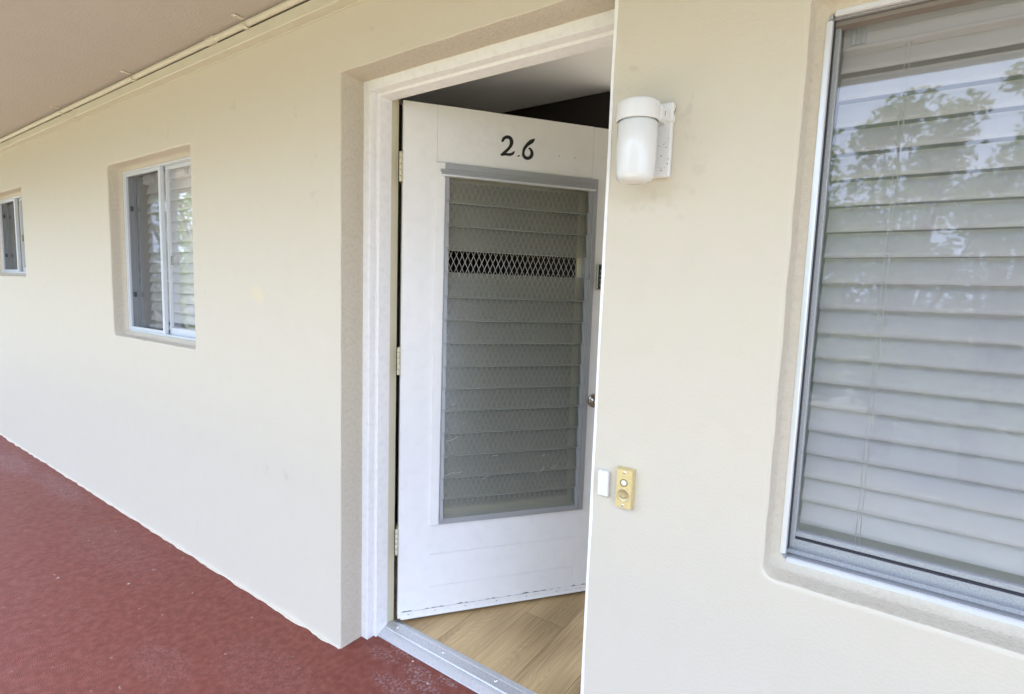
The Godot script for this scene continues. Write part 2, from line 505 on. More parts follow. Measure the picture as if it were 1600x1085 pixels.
func make_setting() -> void:
	# walkway floor
	var st := mb()
	for q in [[X0, -0.17, X1, 1.53, 0.0]]:
		for p in [Vector3(q[0], 0, q[1]), Vector3(q[0], 0, q[3]), Vector3(q[2], 0, q[3]), Vector3(q[0], 0, q[1]), Vector3(q[2], 0, q[3]), Vector3(q[2], 0, q[1])]:
			st.set_uv2(Vector2((p.x + 7.0) / 6.4, (p.z + 0.2) / 1.6))
			st.add_vertex(p)
	tag(part(st, "walkway_floor", M.red_floor), "red painted concrete walkway floor", "", "", "structure")
	tag(slab(Vector3(X0, -0.2, -0.3), Vector3(X1, -0.004, 1.53), "walkway_slab", M.concrete), "", "", "", "structure")
	# ceiling over the walkway, roof above
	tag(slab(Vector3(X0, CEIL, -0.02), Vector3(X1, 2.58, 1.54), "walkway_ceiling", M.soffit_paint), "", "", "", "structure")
	tag(slab(Vector3(X0, 2.5, -3.1), Vector3(X1, 2.75, 1.5), "roof", M.concrete), "", "", "", "structure")
	# rooms behind the wall
	tag(slab(Vector3(X0, 2.39, -2.9), Vector3(X1, 2.49, -0.024), "room_ceiling", M.room_ceiling), "", "", "", "structure")
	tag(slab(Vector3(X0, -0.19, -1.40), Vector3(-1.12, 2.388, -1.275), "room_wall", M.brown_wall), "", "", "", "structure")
	tag(slab(Vector3(X0, -2.95, -6.0), Vector3(X1, -0.205, 0.0), "lower_storey", M.storey_wall), "", "", "", "structure")
	tag(slab(Vector3(X0, -0.2, -3.1), Vector3(-1.1, 2.388, -2.9), "rear_gap_wall", M.room_wall), "", "", "", "structure")  # unseen rear wall, its wide opening added to let sun indoors
	tag(slab(Vector3(2.1, -0.2, -3.1), Vector3(X1, 2.388, -2.9), "rear_gap_wall", M.room_wall), "", "", "", "structure")
	tag(slab(Vector3(-1.1, 2.2, -3.1), Vector3(2.1, 2.388, -2.9), "rear_gap_wall", M.room_wall), "", "", "", "structure")
	tag(slab(Vector3(-1.22, -0.19, -2.89), Vector3(-1.12, 2.386, -1.405), "room_partition", M.room_wall), "", "", "", "structure")
	for x in [X0 + 0.02, -4.6, -2.35]:
		tag(slab(Vector3(x, -0.19, -1.272), Vector3(x + 0.1, 2.386, -0.01), "room_partition", M.brown_wall if x == -2.35 else M.room_wall), "", "", "", "structure")  # partition behind the hinge gap is coloured dark to stand in for shade
	tag(slab(Vector3(-0.36, -0.19, -0.85), Vector3(X1 - 0.13, 2.386, -0.75), "room_partition", M.room_wall), "", "", "", "structure")  # unseen partition with its return, added to keep rear light from blind gaps
	tag(slab(Vector3(-0.36, -0.19, -0.748), Vector3(-0.26, 2.386, -0.01), "room_partition", M.room_wall), "", "", "", "structure")
	tag(slab(Vector3(X1 - 0.12, -0.19, -2.89), Vector3(X1 - 0.02, 2.386, -0.01), "room_partition", M.room_wall), "", "", "", "structure")
	tag(slab(Vector3(-1.11, -0.19, -3.1), Vector3(X1 - 0.13, 0.0045, -1.272), "bounce_floor", M.bounce_tile), "", "", "", "structure")  # unseen floor added to bounce the sun onto the hall ceiling
	# board floor of the entry, planks run away from the door
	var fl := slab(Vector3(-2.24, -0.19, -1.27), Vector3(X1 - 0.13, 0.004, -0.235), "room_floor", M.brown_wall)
	tag(fl, "", "", "", "structure")
	var px := -2.24
	var k := 0
	while px < 0.6:
		var w := 0.182
		var z := -0.236 - (0.31 if k % 2 else 0.0)
		var cuts := [[-0.236, -1.268]] if k % 3 else [[-0.236, -0.62], [-0.6215, -1.268]]
		for c in cuts:
			plank(px + 0.0002, px + w - 0.0002, c[1], c[0], fl, k)
		px += w
		k += 1
	# ground outside, a storey down
	var g := mb()
	quad(g, Vector3(-150, -2.95, -60), Vector3(150, -2.95, -60), Vector3(150, -2.95, 200), Vector3(-150, -2.95, 200))
	tag(part(g, "lawn", M.lawn_soil), "", "", "", "structure")
	tag(slab(Vector3(-60, -3.0, 3.0), Vector3(60, -2.92, 8.5), "bounce_court", M.concrete), "", "", "", "structure")  # unseen pale court, added to bounce warm sunlight up to the wall

func plank(xa: float, xb: float, za: float, zb: float, parent: Node, k: int) -> void:
	var st := mb()
	var u0 := rng.randf()
	var top := 0.0125
	var e := 0.0005
	var P := [Vector3(xa, 0.005, za), Vector3(xb, 0.005, za), Vector3(xb, 0.005, zb), Vector3(xa, 0.005, zb), Vector3(xa + e, top, za + e), Vector3(xb - e, top, za + e), Vector3(xb - e, top, zb - e), Vector3(xa + e, top, zb - e)]
	for f in [[4, 5, 6, 7], [0, 1, 5, 4], [1, 2, 6, 5], [2, 3, 7, 6], [3, 0, 4, 7]]:
		for i in [0, 1, 2, 0, 2, 3]:
			var p: Vector3 = P[f[i]]
			st.set_uv(Vector2((p.x - xa) / 0.182 * 0.94 + 0.03, p.z / 1.25 + u0))
			st.add_vertex(p)
	part(st, "plank", M["oak_%d" % (k % 3)], parent)

# ------------------------------------------------------------------ conduit, raceway
func make_ceiling_runs() -> void:
	var race := thing("wire_raceway", Vector3(0, 2.326, 0), "cream flat wire raceway along the top of the wall", "raceway")
	for q in [[X0, -3.994], [-3.990, X1]]:
		var st := mb()
		box(st, Vector3(q[0], 0, 0.001), Vector3(q[1], 0.043, 0.041), 0.0025)
		box(st, Vector3(q[0], -0.005, 0.0005), Vector3(q[1], 0.0005, 0.005), 0.001)
		part(st, "cover", M.trim_paint, race)
	slab(Vector3(-4.012, -0.004, 0.0008), Vector3(-3.985, 0.0445, 0.0425), "joint_clip", M.trim_paint, race)
	var con := thing("conduit_pipe", Vector3(0, 2.380, 0.050), "thin cream painted conduit pipe strapped to the walkway ceiling", "pipe")
	var st := mb()
	var nz := noise(8, 0.4, 2)
	var xs := X0
	st.set_smooth_group(1)
	while xs < X1:
		var xe := minf(xs + 0.25, X1)
		for k in 16:
			var a := TAU * k / 16.0
			var b := TAU * (k + 1) / 16.0
			var o0 := Vector3(xs, nz.get_noise_1d(xs) * 0.002, 0)
			var o1 := Vector3(xe, nz.get_noise_1d(xe) * 0.002, 0)
			quad(st, o0 + Vector3(0, cos(a), sin(a)) * 0.012, o1 + Vector3(0, cos(a), sin(a)) * 0.012, o1 + Vector3(0, cos(b), sin(b)) * 0.012, o0 + Vector3(0, cos(b), sin(b)) * 0.012)
		xs = xe
	part(st, "pipe", M.trim_paint, con)
	var cp := mb()
	var side := Transform3D(Basis(Vector3(0, 0, 1), Vector3(1, 0, 0), Vector3(0, 1, 0)), Vector3(-2.40, 0, 0))
	lathe(cp, [Vector2(0.012, 0), Vector2(0.0150, 0.004), Vector2(0.0155, 0.06), Vector2(0.0165, 0.062), Vector2(0.0165, 0.068), Vector2(0.012, 0.07)], side, 18)
	part(cp, "coupling", M.trim_paint, con)
	for x in [-2.10, -3.13, -4.15, -5.60, -1.15]:
		var s := mb()
		for k in 10:
			var a := PI * k / 10.0 - 0.2
			var b := PI * (k + 1) / 10.0 - 0.2
			var c0 := Vector3(0, -sin(a), cos(a)) * 0.0140
			var c1 := Vector3(0, -sin(b), cos(b)) * 0.0140
			box(s, Vector3(x - 0.011, -0.001, -0.001), Vector3(x + 0.011, 0.001, (c1 - c0).length() + 0.001), 0.0004, Transform3D(Basis(Vector3(1, 0, 0), Vector3(0, c1.z, -c1.y).normalized().cross(Vector3(1, 0, 0)) if false else c0.normalized(), Vector3(1, 0, 0).cross(c0.normalized())), c1))
		box(s, Vector3(x - 0.011, 0.012, 0.012), Vector3(x + 0.011, 0.0145, 0.055), 0.0006)
		var cl := part(s, "strap", M.trim_paint, con)
		var sw := mb()
		lathe(sw, [Vector2(0, -0.003), Vector2(0.004, -0.002), Vector2(0.005, 0.0)], Transform3D(Basis.IDENTITY, Vector3(x, 0.012, 0.042)), 10)
		part(sw, "screw", M.zinc, cl)

# ------------------------------------------------------------------ door frame, threshold
func make_door_frame() -> void:
	var fr := thing("door_frame", Vector3(-1.07, 0, -0.098), "white painted wooden door frame set in the wall recess", "door frame")
	var o := Vector3(1.07, 0, 0.098)
	# jamb section as polygons of (x, z), left side
	var sec := [Vector2(-1.602, -0.098), Vector2(-1.5615, -0.098), Vector2(-1.560, -0.0995), Vector2(-1.560, -0.130), Vector2(-1.5475, -0.130), Vector2(-1.546, -0.1315), Vector2(-1.546, -0.188)]
	var sec2 := [Vector2(-1.546, -0.188), Vector2(-1.552, -0.1885), Vector2(-1.552, -0.2285), Vector2(-1.553, -0.2295), Vector2(-1.602, -0.2295)]
	var nz := noise(19, 1.0, 3)
	for side in 2:
		for q in [[sec, "jamb", M.white_paint, 0.0], [sec2, "rabbet", M.cream_paint, 0.0]]:
			var st := mb()
			for i in q[0].size() - 1:
				var a: Vector2 = q[0][i]
				var b: Vector2 = q[0][i + 1]
				if side == 1:
					a.x = -2.178 - a.x
					b.x = -2.178 - b.x
				var y := 0.0
				while y < 2.089:
					var ye := minf(y + 0.06, 2.09)
					var w0 := nz.get_noise_1d(y * 9.0) * 0.0008 if i < 6 and i > 0 else 0.0
					var w1 := nz.get_noise_1d(ye * 9.0) * 0.0008 if i < 6 and i > 0 else 0.0
					quad(st, Vector3(a.x + w0, y, a.y) + o, Vector3(a.x + w1, ye, a.y) + o, Vector3(b.x + w1, ye, b.y) + o, Vector3(b.x + w0, y, b.y) + o)
					y = ye
			part(st, q[1], q[2], fr)
	# head: same section turned overhead, heights instead of x
	var hs := [Vector2(2.128, -0.098), Vector2(2.0875, -0.098), Vector2(2.086, -0.0995), Vector2(2.086, -0.132), Vector2(2.0775, -0.132), Vector2(2.076, -0.1335), Vector2(2.076, -0.190), Vector2(2.0985, -0.1905), Vector2(2.0985, -0.2295), Vector2(2.128, -0.2295)]
	var hst := mb()
	var hcr := mb()
	for i in hs.size() - 1:
		var t := hst if i < 6 else hcr
		var x := -1.602
		while x < -0.5765:
			var xe := minf(x + 0.06, -0.576)
			var w0 := nz.get_noise_1d(x * 9.0) * 0.0008 if i < 6 and i > 0 else 0.0
			var w1 := nz.get_noise_1d(xe * 9.0) * 0.0008 if i < 6 and i > 0 else 0.0
			var e := 0.0006
			quad(t, Vector3(x, hs[i].x + w0, hs[i].y + e) + o, Vector3(x, hs[i + 1].x + w0, hs[i + 1].y + e) + o, Vector3(xe, hs[i + 1].x + w1, hs[i + 1].y + e) + o, Vector3(xe, hs[i].x + w1, hs[i].y + e) + o)
			x = xe
	part(hst, "head", M.white_paint, fr)
	part(hcr, "head_rabbet", M.cream_paint, fr)

	var th := thing("door_threshold", Vector3(-1.09, 0, -0.2), "ribbed aluminium threshold under the open door", "threshold")
	var prof := [Vector2(-0.138, 0.0005), Vector2(-0.140, 0.006), Vector2(-0.160, 0.0165), Vector2(-0.168, 0.0195), Vector2(-0.1705, 0.0185), Vector2(-0.173, 0.0185), Vector2(-0.175, 0.0235), Vector2(-0.178, 0.024), Vector2(-0.180, 0.0222), Vector2(-0.212, 0.0222), Vector2(-0.2135, 0.0205), Vector2(-0.216, 0.0205), Vector2(-0.2175, 0.0215), Vector2(-0.228, 0.0205), Vector2(-0.246, 0.0145), Vector2(-0.248, 0.011)]
	var st := mb()
	var o2 := Vector3(1.09, 0, 0.2)
	var xl := -1.548
	var xr := -0.632
	for i in prof.size() - 1:
		var a: Vector2 = prof[i]
		var b: Vector2 = prof[i + 1]
		quad(st, Vector3(xl, a.y, a.x) + o2, Vector3(xr, a.y, a.x) + o2, Vector3(xr, b.y, b.x) + o2, Vector3(xl, b.y, b.x) + o2)
	for x in [xl, xr]:
		for i in range(1, prof.size() - 1):
			tri(st, Vector3(x, 0, -0.19) + o2, Vector3(x, prof[i].y, prof[i].x) + o2, Vector3(x, prof[i + 1].y, prof[i + 1].x) + o2)
	part(st, "sill_plate", M.aluminium, th)
	for x in [-1.498, -1.251, -1.005, -0.76]:
		var s := mb()
		lathe(s, [Vector2(0.0062, 0), Vector2(0.0055, 0.0018), Vector2(0.003, 0.0028), Vector2(0, 0.003)], Transform3D(Basis.IDENTITY, Vector3(x, 0.0222, -0.201) + o2), 12)
		part(s, "screw", M.zinc, th)

# ------------------------------------------------------------------ the door
const TWO := [Vector2(0.3851,1.9524), Vector2(0.3865,1.9621), Vector2(0.3923,1.9715), Vector2(0.4007,1.9773), Vector2(0.4092,1.9799), Vector2(0.4196,1.9796), Vector2(0.4285,1.9742), Vector2(0.4340,1.9661), Vector2(0.4361,1.9559), Vector2(0.4339,1.9453), Vector2(0.4289,1.9367), Vector2(0.4198,1.9244), Vector2(0.4072,1.9118), Vector2(0.4168,1.9116), Vector2(0.4254,1.9130), Vector2(0.4340,1.9180), Vector2(0.4399,1.9232), Vector2(0.4426,1.9222), Vector2(0.4411,1.9140), Vector2(0.4361,1.9070), Vector2(0.4275,1.9025), Vector2(0.4206,1.9011), Vector2(0.4067,1.9014), Vector2(0.3981,1.9004), Vector2(0.3904,1.8975), Vector2(0.3825,1.9003), Vector2(0.3833,1.9036), Vector2(0.3924,1.9134), Vector2(0.4042,1.9243), Vector2(0.4142,1.9350), Vector2(0.4191,1.9436), Vector2(0.4209,1.9534), Vector2(0.4194,1.9620), Vector2(0.4149,1.9670), Vector2(0.4079,1.9670), Vector2(0.4011,1.9638), Vector2(0.3970,1.9586), Vector2(0.3946,1.9535), Vector2(0.3895,1.9521)]
const SIX := [Vector2(0.5280,1.9812), Vector2(0.5248,1.9719), Vector2(0.5198,1.9632), Vector2(0.5119,1.9578), Vector2(0.5033,1.9516), Vector2(0.4947,1.9433), Vector2(0.4880,1.9337), Vector2(0.4844,1.9236), Vector2(0.4847,1.9155), Vector2(0.4889,1.9095), Vector2(0.4943,1.9068), Vector2(0.5014,1.9076), Vector2(0.5074,1.9131), Vector2(0.5102,1.9208), Vector2(0.5086,1.9295), Vector2(0.5048,1.9356), Vector2(0.4993,1.9398), Vector2(0.5036,1.9435), Vector2(0.5108,1.9419), Vector2(0.5182,1.9355), Vector2(0.5230,1.9262), Vector2(0.5234,1.9165), Vector2(0.5202,1.9072), Vector2(0.5133,1.8999), Vector2(0.5037,1.8948), Vector2(0.4948,1.8939), Vector2(0.4858,1.8962), Vector2(0.4785,1.9019), Vector2(0.4743,1.9095), Vector2(0.4740,1.9192), Vector2(0.4756,1.9323), Vector2(0.4797,1.9425), Vector2(0.4863,1.9529), Vector2(0.4957,1.9645), Vector2(0.5060,1.9738), Vector2(0.5165,1.9787)]
const DOT := [Vector2(0.4538,1.9025), Vector2(0.4572,1.9069), Vector2(0.4623,1.9095), Vector2(0.4663,1.9077), Vector2(0.4625,1.9042), Vector2(0.4573,1.9019)]

func make_door() -> void:
	# local axes: x along the door from the hinges, y up from its foot, z out of its outer face
	var d := thing("entry_door", DOOR_AT, "white front door numbered 26, standing half open inward", "door", DOOR_TURN)
	var T := -0.044
	var W := 0.915
	var H := 2.060
	var hu0 := 0.161
	var hu1 := 0.792
	var hv0 := 0.412
	var hv1 := 1.800
	slab(Vector3(0, 0.0, T), Vector3(0.131, H, 0), "stile", M.door_paint, d, 0.002)
	slab(Vector3(0.131, hv0 + 0.0003, T), Vector3(hu0, hv1 + 0.05, -0.0004), "stile", M.door_paint, d, 0.0005)
	slab(Vector3(hu1, 0.0, T), Vector3(W, H, 0), "stile", M.door_paint, d, 0.002)
	slab(Vector3(0.1312, hv1 + 0.0502, T), Vector3(hu1 - 0.0002, H, -0.0003), "rail", M.door_paint, d, 0.0006)
	slab(Vector3(hu0 + 0.0002, hv1, T), Vector3(hu1 - 0.0002, hv1 + 0.05, -0.0003), "rail", M.door_paint, d, 0.0003)
	for b in [[0.0, 0.122], [0.1224, 0.262], [0.2624, hv0]]:
		slab(Vector3(hu0 - 0.0336, b[0] + 0.0003, T + 0.002), Vector3(hu1 - 0.0003, b[1] - 0.0003, -0.0004 + 0.0008 * (1 if b[0] == 0.1224 else 0)), "board", M.door_paint, d, 0.0011)
	# metal sweep with nails along the foot
	var sw := mb()
	box(sw, Vector3(0.012, 0.002, 0.0008), Vector3(0.905, 0.026, 0.0032), 0.001)
	box(sw, Vector3(0.012, -0.004, 0.0008), Vector3(0.905, 0.004, 0.0055), 0.001)
	var swp := part(sw, "door_sweep", M.white_paint, d)
	var ch := mb()
	var nz := noise(29, 0.7, 3)
	var u := 0.014
	while u < 0.86:
		var un := u + 0.012
		var k0 := maxf(0.0, nz.get_noise_1d(u * 40.0)) * 0.012 + 0.0006
		var k1 := maxf(0.0, nz.get_noise_1d(un * 40.0)) * 0.012 + 0.0006
		quad(ch, Vector3(u, 0.0262, 0.0012), Vector3(un, 0.0262, 0.0012), Vector3(un, 0.0262 + k1, 0.0008), Vector3(u, 0.0262 + k0, 0.0008))
		u = un
	part(ch, "bare_edge", M.edge_dirt, d)
	for s in [0.043, 0.155, 0.285, 0.425, 0.565, 0.71, 0.83]:
		var n := mb()
		lathe(n, [Vector2(0.0024, 0), Vector2(0.0018, 0.0008), Vector2(0, 0.001)], Transform3D(Basis(Vector3.RIGHT, Vector3(0, 0, 1), Vector3(0, -1, 0)), Vector3(s, 0.015, 0.0032)), 8)
		part(n, "nail", M.edge_dirt, swp)
	for n in [[TWO, "numeral_two"], [SIX, "numeral_six"], [DOT, "paint_dot"]]:
		var st := mb()
		plate(st, PackedVector2Array(n[0]), 0.0, 0.0012)
		part(st, n[1], M.black_paint, d)
	for s in [[0.637, 1.925], [0.708, 1.925]]:
		var n := mb()
		lathe(n, [Vector2(0.0022, 0), Vector2(0.001, 0.0006), Vector2(0, 0.0008)], Transform3D(Basis(Vector3.RIGHT, Vector3(0, 0, 1), Vector3(0, -1, 0)), Vector3(s[0], s[1], 0)), 8)
		part(n, "nail", M.edge_dirt, d)

	# jalousie: metal surround, header, side channels, glass louvres in clips
	var wl := mb()
	box(wl, Vector3(0.123, 0.392, 0.0005), Vector3(0.162, 1.846, 0.010), 0.003)
	part(wl, "surround_stile", M.door_paint, d)
	var wr := mb()
	box(wr, Vector3(0.790, 0.392, 0.0005), Vector3(0.819, 1.846, 0.008), 0.002)
	box(wr, Vector3(0.797, 0.394, 0.0078), Vector3(0.803, 1.800, 0.012), 0.001)
	part(wr, "surround_stile", M.weathered_aluminium, d)
	var wb := mb()
	box(wb, Vector3(0.1622, 0.392, 0.0005), Vector3(0.7898, 0.4145, 0.0085), 0.002)
	part(wb, "surround_sill", M.weathered_aluminium, d)
	var hd := mb()
	box(hd, Vector3(0.1622, 1.822, 0.0005), Vector3(0.7898, 1.846, 0.0095), 0.0015)
	box(hd, Vector3(0.142, 1.811, 0.0005), Vector3(0.808, 1.8215, 0.015), 0.0015)
	box(hd, Vector3(0.146, 1.801, 0.0005), Vector3(0.806, 1.8105, 0.020), 0.002)
	part(hd, "surround_header", M.weathered_aluminium, d)
	var drip := mb()
	box(drip, Vector3(0.150, 1.794, 0.0005), Vector3(0.802, 1.8005, 0.025), 0.002)
	part(drip, "drip_edge", M.bright_aluminium, d)
	for q in [[0.1625, 0.1775], [0.7815, 0.7895]]:
		var c := mb()
		box(c, Vector3(q[0], 0.415, -0.040), Vector3(q[1], 1.793, 0.0035), 0.0008)
		part(c, "channel", M.weathered_aluminium, d)
	var clip := mb()
	box(clip, Vector3(-0.0065, -0.0915, 0.0005), Vector3(0.0065, -0.002, 0.0032), 0.0006)
	box(clip, Vector3(-0.0055, -0.0965, 0.0005), Vector3(0.0072, -0.0935, 0.0055), 0.0006)
	var clip_mesh := commit(clip)
	var lou := mb()
	box(lou, Vector3(0.178, -0.100, -0.0028), Vector3(0.780, 0.0, 0.0028), 0.0008)
	var lou_mesh := commit(lou)
	var edge := mb()  # strip at the louvre foot, coloured lighter to stand in for a glint
	box(edge, Vector3(0.178, -0.1022, -0.0029), Vector3(0.780, -0.1002, 0.0030), 0.0006)
	var edge_mesh := commit(edge)
	var tops := [1.795, 1.706, 1.612, 1.518, 1.426, 1.333, 1.241, 1.146, 1.055, 0.963, 0.869, 0.776, 0.682, 0.592, 0.500]
	for i in tops.size():
		var at := Vector3(0, tops[i] + 0.003, -0.015)
		var tilt := Basis(Vector3.RIGHT, deg_to_rad(-8.5))
		if i != 3:
			var g := put(lou_mesh, "glass_louvre", M.louvre_glass, d)
			g.transform = Transform3D(tilt, at)
			put(edge_mesh, "ground_glint_edge", M.glass_edge_glint, g)
		for x in [0.1725, 0.7835]:
			var c := put(clip_mesh, "louvre_clip", M.weathered_aluminium, d)
			c.transform = Transform3D(tilt, Vector3(x, tops[i] + 0.002, -0.001))
	# screen frame and expanded metal guard on the room side
	var sf := mb()
	box(sf, Vector3(0.735 + 0.028, 0.40, -0.066), Vector3(0.80, 1.82, -0.0445), 0.002)
	box(sf, Vector3(0.15, 0.40, -0.066), Vector3(0.192, 1.82, -0.0445), 0.002)
	box(sf, Vector3(0.1925, 0.40, -0.066), Vector3(0.7625, 0.436, -0.0445), 0.002)
	box(sf, Vector3(0.1925, 1.79, -0.066), Vector3(0.7625, 1.82, -0.0445), 0.002)
	part(sf, "screen_frame", M.cream_paint, d)
	var em := mb()
	var u0 := 0.190
	var u1 := 0.765
	var v0 := 0.434
	var v1 := 1.792
	var pu := 0.0238
	var pv := 0.0520
	var sl := pv / pu
	for fam in 2:
		var b := -200
		while b < 400:
			var c: float = b * pu
			b += 1
			# line u = c + s * (v - v0) / sl
			var s := 1.0 if fam == 0 else -1.0
			var va := v0
			var vb := v1
			var ua := c
			var ub := c + s * (v1 - v0) / sl
			if maxf(ua, ub) < u0 or minf(ua, ub) > u1: continue
			if s > 0:
				va = maxf(va, v0 + (u0 - c) * sl)
				vb = minf(vb, v0 + (u1 - c) * sl)
			else:
				va = maxf(va, v0 + (c - u1) * sl)
				vb = minf(vb, v0 + (c - u0) * sl)
			if vb - va < 0.004: continue
			var A := Vector3(c + s * (va - v0) / sl, va, -0.056)
			var B := Vector3(c + s * (vb - v0) / sl, vb, -0.056)
			var y := (B - A).normalized()
			var tr := Transform3D(Basis(y.cross(Vector3(0, 0, 1)), y, Vector3(0, 0, 1)), A)
			box(em, Vector3(-0.0011, 0, -0.0008), Vector3(0.0011, (B - A).length(), 0.0008), 0.0003, tr)
	part(em, "wire_mesh", M.mesh_wire, d)
	# flecks of paint and scratches on the lower louvres
	for s in [[0.215, 0.895, 0.02, 0.2], [0.26, 0.815, 0.012, 0.9], [0.205, 0.745, 0.035, 0.1], [0.225, 0.752, 0.03, 0.25], [0.19, 0.675, 0.02, 0.3], [0.40, 0.668, 0.02, -0.2], [0.62, 0.655, 0.02, 0.2], [0.61, 0.585, 0.045, 0.5], [0.67, 0.60, 0.03, 0.35], [0.20, 0.60, 0.05, 0.2], [0.24, 0.605, 0.04, -0.05], [0.36, 0.575, 0.03, 0.4]]:
		var st := mb()
		var r: float = s[2] * 0.5
		var t := Transform3D(Basis(Vector3(0, 0, 1), s[3]), Vector3(s[0], s[1], 0.0025))
		box(st, Vector3(-r, -0.0007, -0.0002), Vector3(r * 0.1, 0.0007, 0.0002), 0.0001, t)
		box(st, Vector3(0, -0.0003, -0.0002), Vector3(r, 0.0012, 0.0002), 0.0001, t * Transform3D(Basis(Vector3(0, 0, 1), 0.25), Vector3.ZERO))
		part(st, "scratch", M.mesh_wire, d)
	# keypad lock and knob
	var kp := mb()
	box(kp, Vector3(0.832, 1.380, 0.0005), Vector3(0.898, 1.492, 0.014), 0.004)
	var lock := part(kp, "keypad_lock", M.nickel, d)
	slab(Vector3(0.8365, 1.385, 0.0138), Vector3(0.8935, 1.487, 0.0165), "keypad_face", M.dark_nickel, lock, 0.002)
	for r in 4:
		for c in 2:
			slab(Vector3(0.842 + c * 0.024, 1.396 + r * 0.020, 0.0164), Vector3(0.858 + c * 0.024, 1.408 + r * 0.020, 0.0186), "key", M.nickel, lock, 0.001)
	var kn := mb()
	var out := Transform3D(Basis(Vector3.RIGHT, Vector3(0, 0, 1), Vector3(0, -1, 0)), Vector3(0.853, 0.890, 0))
	lathe(kn, [Vector2(0.032, 0.0005), Vector2(0.032, 0.004), Vector2(0.024, 0.008), Vector2(0.012, 0.012), Vector2(0.012, 0.03), Vector2(0.022, 0.036), Vector2(0.028, 0.045), Vector2(0.029, 0.052), Vector2(0.026, 0.060), Vector2(0.016, 0.066), Vector2(0, 0.067)], out, 32)
	part(kn, "door_knob", M.nickel, d)
	# hinges
	for v in [1.816, 1.075, 0.335]:
		var h := mb()
		for k in 5:
			tube(h, Vector3(-0.0085, v - 0.055 + k * 0.022 + 0.0006, 0.003), Vector3(-0.0085, v - 0.055 + (k + 1) * 0.022 - 0.0006, 0.003), 0.0055, 0.0055, 12)
		box(h, Vector3(-0.0055, v - 0.054, -0.034), Vector3(-0.0006, v + 0.054, 0.001), 0.0006)
		part(h, "hinge", M.cream_paint, d)

# ------------------------------------------------------------------ windows
func bar(called: String, lo: Vector3, hi: Vector3, m: Material, parent: Node, ch := 0.0015) -> void:
	slab(lo, hi, called, m, parent, ch)

